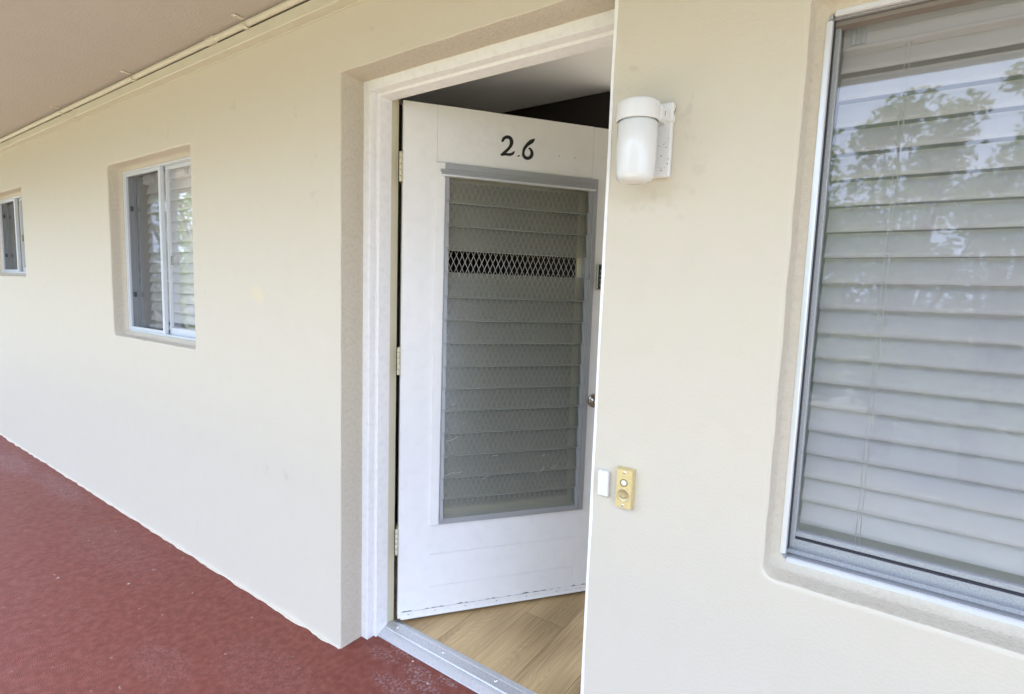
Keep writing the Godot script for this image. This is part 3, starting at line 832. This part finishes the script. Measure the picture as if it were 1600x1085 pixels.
func make_near_window() -> void:
	var x0 := -0.141
	var x1 := 0.899
	var y0 := 0.806
	var y1 := 1.976
	var z := -0.0635
	var w := thing("picture_window", Vector3(0.38, y0, z), "large aluminium framed window with closed blinds, right of the door", "window")
	var o := Vector3(-0.38, -y0, -z)
	var t := 0.0125
	bar("frame_bar", Vector3(x0, y0 + t + 0.006, z - 0.012) + o, Vector3(x0 + t, y1 - t - 0.006, z) + o, M.bright_aluminium, w, 0.0025)
	bar("frame_bar", Vector3(x1 - t, y0 + t + 0.006, z - 0.012) + o, Vector3(x1, y1 - t - 0.006, z) + o, M.bright_aluminium, w, 0.0025)
	bar("frame_bar", Vector3(x0 + t + 0.002, y1 - t, z - 0.012) + o, Vector3(x1 - t, y1, z) + o, M.bright_aluminium, w, 0.0025)
	bar("frame_bar", Vector3(x0 + t + 0.002, y0, z - 0.012) + o, Vector3(x1 - t, y0 + t, z) + o, M.bright_aluminium, w, 0.0025)
	for c in [Vector2(x0, y0), Vector2(x0, y1 - t - 0.004), Vector2(x1 - t, y0), Vector2(x1 - t, y1 - t - 0.004)]:
		bar("corner_block", Vector3(c.x, c.y, z - 0.014) + o, Vector3(c.x + t, c.y + t + 0.004, z - 0.003) + o, M.weathered_aluminium, w, 0.001)
	# channel behind the rim
	var i := t + 0.001
	bar("channel", Vector3(x0 + 0.003, y0, z - 0.075) + o, Vector3(x0 + i, y1, z - 0.015) + o, M.weathered_aluminium, w)
	bar("channel", Vector3(x1 - i, y0, z - 0.075) + o, Vector3(x1 - 0.003, y1, z - 0.015) + o, M.weathered_aluminium, w)
	bar("channel", Vector3(x0 + i, y1 - i, z - 0.075) + o, Vector3(x1 - i, y1 - 0.003, z - 0.015) + o, M.weathered_aluminium, w)
	bar("channel", Vector3(x0 + i, y0 + 0.003, z - 0.075) + o, Vector3(x1 - i, y0 + i - 0.003, z - 0.015) + o, M.weathered_aluminium, w)
	bar("gasket", Vector3(x0 + i, y0 + t + 0.012, z - 0.034) + o, Vector3(x0 + i + 0.003, y1 - t, z - 0.020) + o, M.rubber, w, 0.0005)
	bar("glazing_bead", Vector3(x0 + i, y0 + t + 0.012, z - 0.070) + o, Vector3(x0 + i + 0.012, y1 - t, z - 0.036) + o, M.weathered_aluminium, w)
	bar("track_rib", Vector3(x0 + i, y0 + i, z - 0.032) + o, Vector3(x1 - i, y0 + i + 0.009, z - 0.028) + o, M.weathered_aluminium, w, 0.0008)
	bar("track_rib", Vector3(x0 + i, y0 + i, z - 0.058) + o, Vector3(x1 - i, y0 + i + 0.030, z - 0.041) + o, M.weathered_aluminium, w, 0.0015)
	bar("gasket", Vector3(x0 + i, y0 + i + 0.0305, z - 0.060) + o, Vector3(x1 - i, y0 + i + 0.034, z - 0.044) + o, M.rubber, w, 0.0008)
	bar("track_rib", Vector3(x0 + i, y0 + i + 0.0342, z - 0.066) + o, Vector3(x1 - i, y0 + i + 0.046, z - 0.048) + o, M.weathered_aluminium, w, 0.0015)
	bar("gasket", Vector3(x0 + i, y1 - i - 0.010, z - 0.05) + o, Vector3(x1 - i, y1 - i - 0.001, z - 0.024) + o, M.edge_dirt, w, 0.001)
	var p := mb()
	quad(p, Vector3(x0 + i, y0 + 0.05, z - 0.054) + o, Vector3(x1 - i, y0 + 0.05, z - 0.054) + o, Vector3(x1 - i, y1 - i, z - 0.054) + o, Vector3(x0 + i, y1 - i, z - 0.054) + o)
	quad(p, Vector3(x0 + i, y0 + 0.05, z - 0.058) + o, Vector3(x0 + i, y1 - i, z - 0.058) + o, Vector3(x1 - i, y1 - i, z - 0.058) + o, Vector3(x1 - i, y0 + 0.05, z - 0.058) + o)
	part(p, "pane", M.window_glass, w)
	var sc := mb()
	quad(sc, Vector3(x0 + i, y0 + 0.05, z - 0.063) + o, Vector3(x1 - i, y0 + 0.05, z - 0.063) + o, Vector3(x1 - i, y1 - i, z - 0.063) + o, Vector3(x0 + i, y1 - i, z - 0.063) + o)
	part(sc, "insect_screen", M.insect_screen, w)
	bar("inner_sill", Vector3(x0 - 0.02, y0 - 0.02, -0.36) + o, Vector3(x1 + 0.02, y0 + 0.009, z - 0.077) + o, M.room_ceiling, w)
	blind("venetian_blind", Vector3(0.38, 1.957, -0.165), 0.985, 0.828, 1.8785, [-0.378, 0.22], "wide off-white venetian blind closed behind the large window", 60.0)

func blind(called: String, at: Vector3, width: float, bottom: float, first: float, cords: Array, label: String, tilt: float) -> void:
	# at: middle of the head rail; first: height of the lowest edge of the first slat
	var b := thing(called, at, label, "blind")
	var h := width * 0.5
	var hr := mb()
	box(hr, Vector3(-h, -0.038, -0.028), Vector3(h, 0.012, 0.026), 0.002)
	box(hr, Vector3(-h, -0.038, 0.026), Vector3(h, -0.032, 0.031), 0.001)
	box(hr, Vector3(-h, -0.012, 0.026), Vector3(h, -0.007, 0.029), 0.001)
	part(hr, "head_rail", M.blind_slat, b)
	for c in cords:
		var br := mb()
		box(br, Vector3(c - 0.10, -0.03, 0.0265), Vector3(c - 0.092, 0.008, 0.034), 0.001)
		box(br, Vector3(c - 0.082, -0.03, 0.0265), Vector3(c - 0.074, 0.008, 0.034), 0.001)
		box(br, Vector3(c - 0.092, -0.03, 0.0265), Vector3(c - 0.082, -0.02, 0.033), 0.001)
		part(br, "bracket", M.white_vinyl, b)
	var sm := mb()
	sm.set_smooth_group(1)
	var nseg := 5
	var half := 0.0317
	for k in nseg:
		var s0 := -1.0 + 2.0 * k / nseg
		var s1 := -1.0 + 2.0 * (k + 1) / nseg
		var c0 := (1.0 - s0 * s0) * 0.0028
		var c1 := (1.0 - s1 * s1) * 0.0028
		quad(sm, Vector3(-h, c0, s0 * half), Vector3(h, c0, s0 * half), Vector3(h, c1, s1 * half), Vector3(-h, c1, s1 * half))
		quad(sm, Vector3(-h, c0 - 0.0022, s0 * half), Vector3(-h, c1 - 0.0022, s1 * half), Vector3(h, c1 - 0.0022, s1 * half), Vector3(h, c0 - 0.0022, s0 * half))
	for s in [-1.0, 1.0]:
		quad(sm, Vector3(-h, 0, s * half), Vector3(h, 0, s * half), Vector3(h, -0.0022, s * half), Vector3(-h, -0.0022, s * half))
	var mesh := commit(sm)
	var y := first - at.y + half * sin(deg_to_rad(tilt))
	var low := bottom - at.y
	var n := 0
	while y - 0.03 > low:
		var s := put(mesh, "slat", M.blind_slat, b)
		s.transform = Transform3D(Basis(Vector3.RIGHT, deg_to_rad(tilt + rng.randf_range(-1.6, 1.6))), Vector3(0, y, 0))
		y -= 0.0558
		n += 1
	var brl := mb()
	box(brl, Vector3(-h, low - 0.008, -0.02), Vector3(h, low + 0.012, 0.02), 0.003)
	part(brl, "bottom_rail", M.blind_slat, b)
	for c in cords:
		for dx in [-0.004, 0.004]:
			var cd := mb()
			tube(cd, Vector3(c + dx, -0.04, 0.0165 + dx * 0.4), Vector3(c + dx, low, 0.0165 + dx * 0.4), 0.0008, 0.0008, 6)
			part(cd, "cord", M.cord, b)

func make_slider(at: Rect2, called_label: String, with_screen: bool) -> Node3D:
	# at: outer edge of the metal frame
	var z := -0.068
	var o := Vector3(at.position.x + at.size.x * 0.5, at.position.y, z)
	var w := thing("sliding_window", o, called_label, "window")
	var h := at.size.x * 0.5
	var H := at.size.y
	var f := 0.011
	bar("frame_bar", Vector3(-h, 0, -0.06), Vector3(-h + f, H, 0), M.white_vinyl, w)
	bar("frame_bar", Vector3(h - f, 0, -0.06), Vector3(h, H, 0), M.white_vinyl, w)
	bar("frame_bar", Vector3(-h + f, H - f, -0.06), Vector3(h - f, H, -0.001), M.white_vinyl, w)
	bar("frame_bar", Vector3(-h + f, 0, -0.06), Vector3(h - f, f, -0.001), M.white_vinyl, w)
	# outer leaf with insect screen on the left, fixed pane on the right
	for s in 2:
		var a := -h + f if s == 0 else 0.005
		var b := 0.004 if s == 0 else h - f
		var za := -0.022 if s == 0 else -0.044
		var sb := 0.016 if s == 0 else 0.036
		var name_ := "screen_sash" if s == 0 else "glass_sash"
		var st := mb()
		box(st, Vector3(a, f, za), Vector3(a + 0.012, H - f, za + 0.018), 0.002)
		box(st, Vector3(b - 0.022, f, za), Vector3(b, H - f, za + (0.022 if s == 0 else 0.018)), 0.003)
		box(st, Vector3(a + 0.012, f, za), Vector3(b - 0.022, f + sb, za + 0.017), 0.002)
		box(st, Vector3(a + 0.012, H - f - 0.016, za), Vector3(b - 0.022, H - f, za + 0.017), 0.002)
		var sash := part(st, name_, M.white_vinyl, w)
		if s == 0 and with_screen:
			var sc := mb()
			quad(sc, Vector3(a + 0.012, f + sb, za + 0.006), Vector3(b - 0.022, f + sb, za + 0.006), Vector3(b - 0.022, H - f - 0.016, za + 0.006), Vector3(a + 0.012, H - f - 0.016, za + 0.006))
			part(sc, "insect_screen", M.sash_screen, sash)
		var p := mb()
		var zp := za + 0.003 if s == 1 else za - 0.02
		quad(p, Vector3(a + 0.011, f + 0.01, zp), Vector3(b - 0.021, f + 0.01, zp), Vector3(b - 0.021, H - f - 0.02, zp), Vector3(a + 0.011, H - f - 0.02, zp))
		zp -= 0.003
		quad(p, Vector3(a + 0.011, f + 0.01, zp), Vector3(a + 0.011, H - f - 0.02, zp), Vector3(b - 0.021, H - f - 0.02, zp), Vector3(b - 0.021, f + 0.01, zp))
		part(p, "pane", M.window_glass, sash)
	# inner stile of the far sash and dark latches
	bar("inner_stile", Vector3(-h + f + 0.030, f, -0.056), Vector3(-h + f + 0.060, H - f, -0.045), M.weathered_aluminium, w)
	for y in [H * 0.22, H * 0.76]:
		bar("latch", Vector3(-h + f + 0.024, y, -0.030), Vector3(-h + f + 0.038, y + 0.028, -0.018), M.rubber, w)
	bar("latch", Vector3(0.05, H * 0.42, -0.030), Vector3(0.066, H * 0.42 + 0.05, -0.022), M.nickel, w)
	return w

# ------------------------------------------------------------------ things on the wall
func make_wall_things() -> void:
	var l := thing("porch_lamp", Vector3(-0.477, 1.66, 0.0), "white jar shaped porch lamp on the wall beside the door", "lamp")
	var bp := mb()
	box(bp, Vector3(-0.056, 0.0, 0.0008), Vector3(0.058, 0.158, 0.016), 0.003)
	part(bp, "back_plate", M.lamp_enamel, l)
	var ax := 0.072
	var arm := mb()
	box(arm, Vector3(-0.046, 0.116, 0.012), Vector3(0.046, 0.150, 0.052), 0.004)
	box(arm, Vector3(-0.053, 0.120, 0.0), Vector3(0.0605, 0.162, 0.021), 0.003)
	part(arm, "bracket", M.lamp_enamel, l)
	var cap := mb()
	lathe(cap, [Vector2(0, 0.1145), Vector2(0.043, 0.1145), Vector2(0.0445, 0.111), Vector2(0.0468, 0.111), Vector2(0.0473, 0.113), Vector2(0.0470, 0.147), Vector2(0.0450, 0.152), Vector2(0.040, 0.154), Vector2(0, 0.1545)], Transform3D(Basis.IDENTITY, Vector3(0, 0, ax)), 48)
	part(cap, "cap", M.lamp_enamel, l)
	var gl := mb()
	lathe(gl, [Vector2(0, -0.0205), Vector2(0.024, -0.0198), Vector2(0.035, -0.0165), Vector2(0.0405, -0.010), Vector2(0.0423, -0.002), Vector2(0.0438, 0.05), Vector2(0.0446, 0.1065), Vector2(0.0425, 0.1085), Vector2(0.0405, 0.1125)], Transform3D(Basis.IDENTITY, Vector3(0, 0, ax)), 48)
	part(gl, "glass_jar", M.opal_glass, l)
	for s in [Vector3(0.0606, 0.146, 0.007), Vector3(0.0606, 0.139, 0.0135), Vector3(0.0462, 0.136, 0.030)]:
		slab(s + Vector3(-0.0003, -0.005, -0.0012), s + Vector3(0.0006, 0.005, 0.0012), "slot", M.edge_dirt, l, 0.0002)
	for k in 16:
		var s := mb()
		var c := Vector3(rng.randf_range(0.030, 0.054), rng.randf_range(0.012, 0.09), 0.0160)
		var r := rng.randf_range(0.0006, 0.0016)
		box(s, c - Vector3(r, r * 0.6, 0.0002), c + Vector3(r, r * 0.6, 0.0003), 0.0001, Transform3D.IDENTITY)
		part(s, "rust_fleck", M.edge_dirt, l)

	var wb := thing("doorbell_button", Vector3(-0.5425, 0.880, 0), "small white plastic doorbell button on the wall", "doorbell")
	slab(Vector3(-0.0145, 0, 0.0005), Vector3(0.0145, 0.065, 0.013), "case", M.white_plastic, wb, 0.0022)
	var bt := mb()
	lathe(bt, [Vector2(0.0085, 0), Vector2(0.0080, 0.0008), Vector2(0.0072, 0.0004), Vector2(0.004, 0.0011), Vector2(0, 0.0013)], Transform3D(Basis(Vector3.RIGHT, Vector3(0, 0, 1), Vector3(0, -1, 0)), Vector3(-0.001, 0.030, 0.0129)), 24)
	part(bt, "button", M.white_plastic, wb)

	var bb := thing("doorbell_plate", Vector3(-0.483, 0.866, 0), "brass doorbell plate with round button, right of the white one", "doorbell")
	var pl := mb()
	var hw := 0.0205
	var hh := 0.049
	# bevelled housing: wide at the wall, narrower in front
	var lo := [Vector3(-hw - 0.001, -hh - 0.001, 0.0005), Vector3(hw + 0.001, -hh - 0.001, 0.0005), Vector3(hw + 0.001, hh + 0.001, 0.0005), Vector3(-hw - 0.001, hh + 0.001, 0.0005)]
	var hi := [Vector3(-hw + 0.0015, -hh + 0.001, 0.020), Vector3(hw - 0.0015, -hh + 0.001, 0.020), Vector3(hw - 0.0015, hh - 0.001, 0.020), Vector3(-hw + 0.0015, hh - 0.001, 0.020)]
	var md := [Vector3(-hw, -hh, 0.018), Vector3(hw, -hh, 0.018), Vector3(hw, hh, 0.018), Vector3(-hw, hh, 0.018)]
	var up := Vector3(0, hh, 0)
	for i in 4:
		var j := (i + 1) % 4
		quad(pl, lo[i] + up, lo[j] + up, md[j] + up, md[i] + up)
		quad(pl, md[i] + up, md[j] + up, hi[j] + up, hi[i] + up)
	quad(pl, hi[0] + up, hi[1] + up, hi[2] + up, hi[3] + up)
	part(pl, "housing", M.brass, bb)
	var face := Basis(Vector3.RIGHT, Vector3(0, 0, 1), Vector3(0, -1, 0))
	var rg := mb()
	lathe(rg, [Vector2(0.0100, 0), Vector2(0.0098, 0.0012), Vector2(0.0078, 0.0012), Vector2(0.0072, 0.0)], Transform3D(face, Vector3(0, 0.064, 0.020)), 28)
	part(rg, "button_ring", M.brass_dark, bb)
	var bn := mb()
	lathe(bn, [Vector2(0.0070, 0), Vector2(0.0062, 0.0016), Vector2(0.003, 0.0024), Vector2(0, 0.0022)], Transform3D(face, Vector3(0, 0.064, 0.020)), 24)
	part(bn, "button", M.white_plastic, bb)
	var dc := mb()
	lathe(dc, [Vector2(0.0172, 0), Vector2(0.0168, 0.0007), Vector2(0.0150, 0.0007), Vector2(0.0145, 0.0003), Vector2(0, 0.0004)], Transform3D(face, Vector3(0, 0.032, 0.020)), 36)
	var disc := part(dc, "name_disc", M.brass_disc, bb)
	var cr := mb()
	for k in 9:
		var a := lerpf(PI * 1.15, PI * 1.85, k / 9.0)
		var b := lerpf(PI * 1.15, PI * 1.85, (k + 1) / 9.0)
		var c0 := Vector3(cos(a) * 0.009, 0.035 + sin(a) * 0.009, 0.0206)
		var c1 := Vector3(cos(b) * 0.009, 0.035 + sin(b) * 0.009, 0.0206)
		tube(cr, c0, c1, 0.0011, 0.0011, 6)
	part(cr, "embossing", M.brass_dark, disc)
	for y in [0.0075, 0.0905]:
		var s := mb()
		lathe(s, [Vector2(0.0038, 0), Vector2(0.003, 0.0011), Vector2(0, 0.0014)], Transform3D(face, Vector3(0, y, 0.020)), 14)
		part(s, "screw", M.zinc, bb)

# ------------------------------------------------------------------ trees across the court, mirrored in the panes
func make_tree(at: Vector3, height: float, radius: float, kind: int, seed_: int, label: String) -> void:
	var r := RandomNumberGenerator.new()
	r.seed = seed_
	var t := thing("leafy_tree" if kind < 2 else "conifer_tree", at, label, "tree", 0.0, "trees across the court")
	var tk := mb()
	var fork := height * (0.2 if kind < 2 else 0.9)
	tube(tk, Vector3.ZERO, Vector3(r.randf_range(-0.2, 0.2), fork, 0), height * 0.028, height * 0.014 if kind < 2 else 0.03, 10)
	var clumps := []
	if kind < 2:
		for k in 40:
			var a := r.randf() * TAU
			var e := Vector3(cos(a) * radius * r.randf_range(0.2, 0.8), height * r.randf_range(0.16, 0.92), sin(a) * radius * r.randf_range(0.2, 0.8))
			tube(tk, Vector3(0, fork * 0.97, 0), e, height * 0.011, 0.02, 6)
			clumps.append([e, radius * r.randf_range(0.2, 0.4)])
	else:
		for k in 34:
			var f := (k + 0.5) / 34.0
			var a := k * 2.4
			var rr := radius * (1.0 - f) * r.randf_range(0.35, 1.0)
			clumps.append([Vector3(cos(a) * rr, height * (0.12 + f * 0.86), sin(a) * rr), radius * (0.08 + 0.28 * (1.0 - f)) * r.randf_range(0.7, 1.2)])
	part(tk, "trunk", M.bark, t)
	var cr := mb()
	for c in clumps:
		var n := 150 if kind < 2 else 150
		for k in n:
			var d := Vector3(r.randfn(), r.randfn() * 0.8, r.randfn()).normalized() * pow(r.randf(), 0.4)
			var p: Vector3 = c[0] + d * c[1]
			var s := r.randf_range(0.06, 0.15)
			var b := Basis(Vector3(r.randfn(), r.randfn(), r.randfn()).normalized(), r.randf() * TAU)
			quad(cr, p + b * Vector3(-s, 0, 0), p + b * Vector3(0, s * 0.5, 0.02), p + b * Vector3(s, 0, 0), p + b * Vector3(0, -s * 0.5, 0.02))
	part(cr, "crown", M["leaf_%d" % kind], t)

# ------------------------------------------------------------------ scene
func _ready() -> void:
	rng.seed = 4
	var cam := Camera3D.new()
	cam.name = "camera"
	add_child(cam)
	cam.position = Vector3(0, 1.3884, 1.23)
	cam.basis = Basis.from_euler(Vector3(deg_to_rad(-5.880), deg_to_rad(34.461), deg_to_rad(1.904)))
	cam.fov = 66.214
	cam.near = 0.05
	cam.far = 600.0
	cam.current = true

	var env := Environment.new()
	env.background_mode = Environment.BG_SKY
	var sky := Sky.new()
	var sm := ProceduralSkyMaterial.new()
	sm.sky_top_color = lin(0.90, 1.05, 1.47)
	sm.sky_horizon_color = lin(0.50, 0.62, 0.86)
	sm.sky_curve = 0.5
	sm.ground_bottom_color = Color(0.35, 0.36, 0.28)
	sm.ground_horizon_color = Color(0.62, 0.66, 0.64)
	sm.energy_multiplier = 1.95
	sky.sky_material = sm
	env.sky = sky
	env.tonemap_mode = Environment.TONE_MAPPER_LINEAR
	env.tonemap_exposure = 2.53
	env.sdfgi_enabled = true
	env.ssao_enabled = true
	env.ssil_enabled = true
	var we := WorldEnvironment.new()
	we.name = "environment"
	we.environment = env
	add_child(we)
	var sun := DirectionalLight3D.new()
	sun.name = "sun"
	sun.light_energy = 1.12
	sun.light_color = Color(1.0, 0.95, 0.86)
	sun.light_angular_distance = 0.53
	sun.shadow_enabled = true
	add_child(sun)
	sun.rotation_degrees = Vector3(-66.0, 160.0, 0.0)

	materials()
	make_wall()
	make_setting()
	make_ceiling_runs()
	make_door_frame()
	make_door()
	make_near_window()
	make_slider(Rect2(-3.634, 1.089, 0.922, 0.908), "white sliding window with blinds, nearer of the two on the left", true)
	blind("venetian_blind", Vector3(-3.13, 1.972, -0.162), 0.84, 1.12, 1.88, [-0.2, 0.2], "white venetian blind behind the nearer left sliding window", 70.0)
	make_slider(Rect2(-6.201, 1.411, 0.917, 0.601), "small white sliding window at the far left end", true)
	make_wall_things()
	make_tree(Vector3(2.2, -2.95, 15.5), 9.6, 2.8, 0, 101, "broad tree mirrored in the middle of the large window pane")
	make_tree(Vector3(-2.2, -2.95, 14.5), 9.2, 2.9, 1, 102, "broad tree mirrored at the left edge of the large pane")
	make_tree(Vector3(4.2, -2.95, 17.5), 11.2, 2.3, 0, 103, "tall slim tree mirrored right of the middle of the large pane")
	make_tree(Vector3(0.3, -2.95, 17.0), 10.6, 2.4, 0, 104, "tall slim tree mirrored left of the middle of the large pane")
	make_tree(Vector3(6.6, -2.95, 15.0), 9.0, 3.2, 0, 105, "broad tree mirrored at the right edge of the large pane")
	make_tree(Vector3(-4.6, -2.95, 17.0), 9.6, 2.5, 0, 109, "slim tree standing across the court beyond the left edge of the pane")
	make_tree(Vector3(9.6, -2.95, 17.0), 9.0, 3.2, 1, 110, "broad tree across the court beyond the right edge of the pane")
	make_tree(Vector3(-12.6, -2.95, 5.2), 7.6, 2.9, 1, 106, "bright green tree mirrored in the nearer left sliding window")
	make_tree(Vector3(-9.5, -2.95, 11.0), 8.4, 3.2, 0, 107, "broad tree standing across the court toward the left")
	make_tree(Vector3(-17.5, -2.95, 8.6), 8.0, 3.1, 1, 108, "bright green tree farthest to the left across the court")
